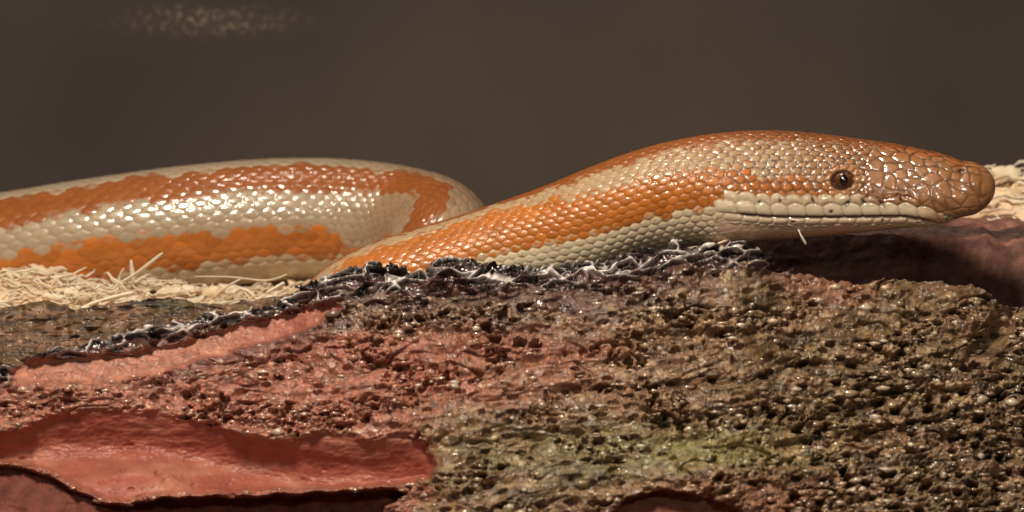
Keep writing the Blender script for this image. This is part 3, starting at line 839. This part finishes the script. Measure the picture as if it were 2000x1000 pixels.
    hring = 1.8 * sst(0, 4, e_r) + 1.2 * sst(0, 9, e_r)
    hsc = np.where(ringw, hring, hsc)
    edark = np.where(ringw, 0.8 * sst(2.0, 0.2, e_r), edark)
    hsc = hsc - 8.0 * sst(22, 15, er) * on
    # small pores and wrinkles under the eye
    marks = np.zeros_like(hsc)
    for (mx, my, mw, mh, sl_) in ((1666, 395, 4, 7, .5), (1697, 391, 4, 6, -.5), (1732, 394, 4, 9, -.7), (1634, 409, 4, 3.2, 0), (1596, 387, 3, 7, -.4),
                                  (1555, 428, 5, 2.5, 0), (1735, 428, 2.5, 4, 0), (1770, 388, 3, 8, -.6), (1480, 391, 3, 3, 0), (1528, 388, 3, 4, 0)):
        xx = SXg - mx - sl_ * (SYg - my) * -1; yy = SYg - my
        marks = np.maximum(marks, np.exp(-((xx / mw) ** 2 + (yy / mh) ** 2)) * on)
    hsc = hsc - 3.0 * marks
    # fine wear
    hsc = hsc + 0.25 * noise2(a * 3.1, b * 3.3, 210)
    tipf = sst(1944, 1925, SX)[:, None]
    hh_cm = hsc / PXCM * np.clip(HH / 0.35, 0.1, 1)[:, None] * (0.35 + 0.65 * tipf)
    # local outward normal of the cross-section
    ny = LX / (HH * WR)[:, None] ** 2; nz = LZ / HH[:, None] ** 2
    nl = np.sqrt(ny ** 2 + nz ** 2) + 1e-9; ny /= nl; nz /= nl
    V = C[:, None, :] + SV[:, None, :] * (LX + ny * hh_cm)[..., None] + Dv[:, None, :] * (LZ + nz * hh_cm)[..., None]
    # ---- colour, scale by scale
    g = rnd(np.floor(CA * 7.13).astype(np.int64), np.floor(np.mod(CB, NROW) * 5.7).astype(np.int64), (CA * 0).astype(np.int64), 220)
    sxc = SXg
    wob = 9 * noise2(CA * 0.55, CB * 0.22, 221) + 6 * (g - 0.5)
    # neighbouring body loops cross the same side-view range, so use the length along the body instead of px
    u = (s - ch[np.argmax(A[:, 9] > 0.2)])[:, None]         # cm before (-) or behind the back of the head
    d_half = np.interp(u[:, 0], [-40, -3, 0, 1.0, 2.0, 2.9, 3.3], [17, 18, 20, 23, 23, 19, 12])[:, None]
    l_lo = np.interp(u[:, 0], [-40, -7, -5, -3, -1.2, -.2, .6, 1.6, 2.4], [48, 48, 40, 36, 41, 53, 64, 78, 88])[:, None]
    l_hi = np.interp(u[:, 0], [-40, -7, -5, -3, -1.2, -.2, .6, 1.6, 2.4], [82, 82, 90, 92, 92, 94, 96, 98, 90])[:, None]
    u_b = float(ch[10] - ch[np.argmax(A[:, 9] > 0.2)])
    l_lo = l_lo + 32 * np.exp(-((u - u_b - 0.15) / 0.95) ** 2) + 22 * (TH < 0) * np.exp(-((u - u_b - 0.5) / 1.2) ** 2)
    front = sst(-6.5, -4.5, u)
    spk = 7.0 * noise2(a * 1.9, b * 1.7, 222) * (0.4 + front * 0.6)
    wob = wob + spk
    ao = thc + wob
    dors = sst(d_half + 2, d_half - 2, thc + 0.8 * wob)
    late = sst(l_lo - 2.5, l_lo + 2.5, ao) * sst(l_hi + 2.5, l_hi - 2.5, thc + 0.8 * wob)
    late = late * sst(2.3, 1.7, u)
    belly = sst(l_hi - 4, l_hi + 4, thc)
    cream = np.array([0.41, 0.315, 0.21]); creamf = np.array([0.46, 0.31, 0.18]); white = np.array([0.66, 0.555, 0.38])
    col = np.zeros(TH.shape + (3,)); col[:] = cream
    col = mixc(col, creamf, front)
    col = mixc(col, (0.33, 0.20, 0.115), 0.9 * np.exp(-((u - u_b - 0.7) / 1.15) ** 2))
    col = mixc(col, white, belly)
    orange_d = np.array([0.30, 0.088, 0.018]); orange_l = np.array([0.47, 0.148, 0.024])
    col = mixc(col, orange_d, dors)
    oc = orange_l * (0.86 + 0.28 * g)[..., None]
    col = mixc(col, oc, late)
    col = col * (0.93 + 0.14 * CR)[..., None]
    # crown of the head: tan plates washed with brown, snout paler
    hz = on * sst(1.0, 1.6, u)
    tanc = np.array([0.38, 0.175, 0.072])
    face = hz * (1 - dors) * (md < ul_top) 
    col = mixc(col, tanc * (0.75 + 0.5 * g)[..., None], 0.75 * face * (1 - late))
    col = mixc(col, np.array([0.31, 0.135, 0.052]) * (0.75 + 0.5 * g)[..., None], 0.8 * face * sst(1.6, 2.1, u) * (1 - late))
    stray = (g > 0.62) * sst(52, 25, thc) * (u > -0.3)
    col = mixc(col, orange_d * 1.15, 0.7 * stray * (1 - late))
    col = mixc(col, (0.64, 0.53, 0.37), 1.0 * in_ul * sst(1850, 1780, SXg))
    col = mixc(col, (0.56, 0.36, 0.20), 1.0 * in_ul * sst(1780, 1850, SXg))
    col = mixc(col, (0.60, 0.48, 0.32), 0.95 * in_u2 * sst(1740, 1640, SXg + 30 * (g - 0.5)))
    col = mixc(col, tanc, 0.9 * in_u2 * sst(1660, 1740, SXg))
    col = mixc(col, (0.62, 0.49, 0.34), 1.0 * in_lo)
    col = mixc(col, (0.60, 0.42, 0.28), 0.85 * chw)
    col = mixc(col, (0.36, 0.17, 0.072), 0.85 * sno * (md < 0))
    col = mixc(col, (0.40, 0.19, 0.08), 0.7 * ringw)
    # skin between the scales
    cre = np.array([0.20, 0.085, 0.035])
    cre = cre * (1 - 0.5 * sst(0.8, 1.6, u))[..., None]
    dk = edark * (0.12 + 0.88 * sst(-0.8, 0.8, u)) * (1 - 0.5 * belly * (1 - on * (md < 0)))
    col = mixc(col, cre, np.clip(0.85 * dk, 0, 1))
    col = mixc(col, (0.035, 0.015, 0.01), np.clip(0.75 * (g > 0.6) * edark * sst(0.3, 1.0, u) * (md < -26) * sst(80, 66, thc), 0, 1))
    col = mixc(col, (0.10, 0.045, 0.025), np.clip(0.9 * groove, 0, 1) * 0.85)
    col = mixc(col, (0.02, 0.012, 0.01), np.clip(marks * 1.2, 0, 0.95))
    col = mixc(col, (0.12, 0.045, 0.02), np.clip(fur, 0, 0.8))
    col = mixc(col, (0.06, 0.025, 0.015), np.clip(sst(23, 19, er) * on, 0, 1))
    col = mixc(col, (0.05, 0.02, 0.012), np.clip(1.4 * nost, 0, .95))
    # few grey flecks on the pale stripe of the hind body
    fl = (g > 0.955) * sst(-6, -8, u) * (1 - late) * (1 - dors)
    col = mixc(col, (0.30, 0.24, 0.19), 0.45 * fl * sst(6, 2, F1))
    gloss = np.interp(u[:, 0], [-40, -9, -6, -2.5, 0.2, 1.2], [0.95, 0.95, 0.3, 0.12, 0.3, 1.0])[:, None] * np.ones_like(TH)
    V2 = V.reshape(-1, 3)
    ns = len(s)
    q = grid_quads(ns, NT, wrap=True)
    # close tip and tail with a fan of quads folded on the end points
    tip = len(V2); V2 = np.concatenate([V2, V[-1].mean(0, keepdims=True) + T[-1] * 0.002, V[0].mean(0, keepdims=True)])
    colf = np.concatenate([col.reshape(-1, 3), col[-1].mean(0, keepdims=True), col[0].mean(0, keepdims=True)])
    colf = np.column_stack([colf, np.concatenate([gloss.reshape(-1), [1, .5]])])
    foot = (P(1000, 560, 2.0) + [0, 0, ZOFF]) * W
    root = empty('snake', foot.tolist())
    tag(root, 'orange and cream striped snake resting its head over the log', 'snake')
    m = vcol_mat('snake_scales', rough=(0.28, 0.40), spec=0.36, bump=0.08, bump_scale=4000, bump_dist=0.0001, var=0.07, var_scale=1500, coat=0.6, sss=0.12)
    bs_ = m.node_tree.nodes['Principled BSDF']; at_ = [n_ for n_ in m.node_tree.nodes if n_.type == 'ATTRIBUTE'][0]
    m.node_tree.links.new(at_.outputs['Alpha'], bs_.inputs['Coat Weight'])
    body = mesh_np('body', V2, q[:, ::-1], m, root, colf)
    # end caps
    bm_t = np.arange(NT) + (ns - 1) * NT
    import bmesh
    # ---- eyes
    m_iris, nt, bs = nt_mat('snake_iris')
    n = noise_node(nt, 2600, 4, 0.7)
    cr = nt.nodes.new('ShaderNodeValToRGB')
    cr.color_ramp.elements[0].color = (0.05, 0.018, 0.007, 1); cr.color_ramp.elements[0].position = 0.35
    cr.color_ramp.elements[1].color = (0.17, 0.062, 0.02, 1); cr.color_ramp.elements[1].position = 0.68
    nt.links.new(n.outputs['Fac'], cr.inputs[0]); nt.links.new(cr.outputs[0], bs.inputs['Base Color'])
    bs.inputs['Roughness'].default_value = 0.12; bs.inputs['Coat Weight'].default_value = 1.0; bs.inputs['Coat Roughness'].default_value = 0.02
    m_pup = plain_mat('snake_pupil', (0.006, 0.004, 0.004), 0.05, 0.6, 1.0)
    ring_i = int(np.argmin(np.abs(SX - EX) + (u[:, 0] < 0) * 1e6))
    for side in (1, -1):
        cand = np.where((np.sign(TH[ring_i]) == side) & (np.abs(TH[ring_i]) > 0.5) & (np.abs(TH[ring_i]) < 2.2))[0]
        jj = cand[np.argmin(np.abs(SYg[ring_i][cand] - EY))]
        nrm = SV[ring_i] * ny[ring_i, jj] + Dv[ring_i] * nz[ring_i, jj]
        nrm /= np.linalg.norm(nrm)
        pbase = C[ring_i] + SV[ring_i] * LX[ring_i, jj] + Dv[ring_i] * LZ[ring_i, jj]
        r = ER / PXCM
        cen = pbase - nrm * r * 0.74
        e1 = T[ring_i]; e2 = np.cross(nrm, e1) * 1.0; e2 /= np.linalg.norm(e2)
        nu, nv = 40, 24
        pv = []
        for ii in range(nv + 1):
            pol = math.pi * ii / nv
            for kk in range(nu):
                az = 2 * math.pi * kk / nu
                pv.append(cen + r * (1.12 * math.sin(pol) * math.cos(az) * e1 + 0.92 * math.sin(pol) * math.sin(az) * e2 + math.cos(pol) * nrm))
        org = (cen + [0, 0, ZOFF]) * W
        eye = mesh_np('eye', np.array(pv), grid_quads(nv + 1, nu, True)[:, ::-1], m_iris, root, origin=org)
        # slit pupil: a thin lens lying just on the eyeball
        pc = []; rr_, aa_ = 8, 28
        for ii in range(rr_ + 1):
            for kk in range(aa_):
                az = 2 * math.pi * kk / aa_; q_ = ii / rr_
                x_ = 0.10 + 0.36 * q_ * math.cos(az); y_ = -0.02 + 0.62 * q_ * math.sin(az)
                w_ = math.sqrt(max(0, 1 - x_ * x_ - y_ * y_)) + 0.02 * (1 - q_ ** 2) + 0.006
                pc.append(cen + r * (1.12 * x_ * e1 + 0.92 * y_ * e2 + w_ * nrm))
        mesh_np('pupil', np.array(pc), grid_quads(rr_ + 1, aa_, True), m_pup, eye, origin=org)
    return V
build_snake()

# pale scraps caught under the chin
splinter([(1556, 437, -0.28), (1565, 462, -0.36), (1574, 478, -0.37)], 0.032, 'short glinting pale scrap hanging under the chin', (0.80, 0.74, 0.66))
splinter([(1362, 490, -0.25), (1395, 480, -0.25), (1430, 466, -0.22)], 0.035, 'pale flake on the charred rim under the throat', (0.78, 0.60, 0.45))
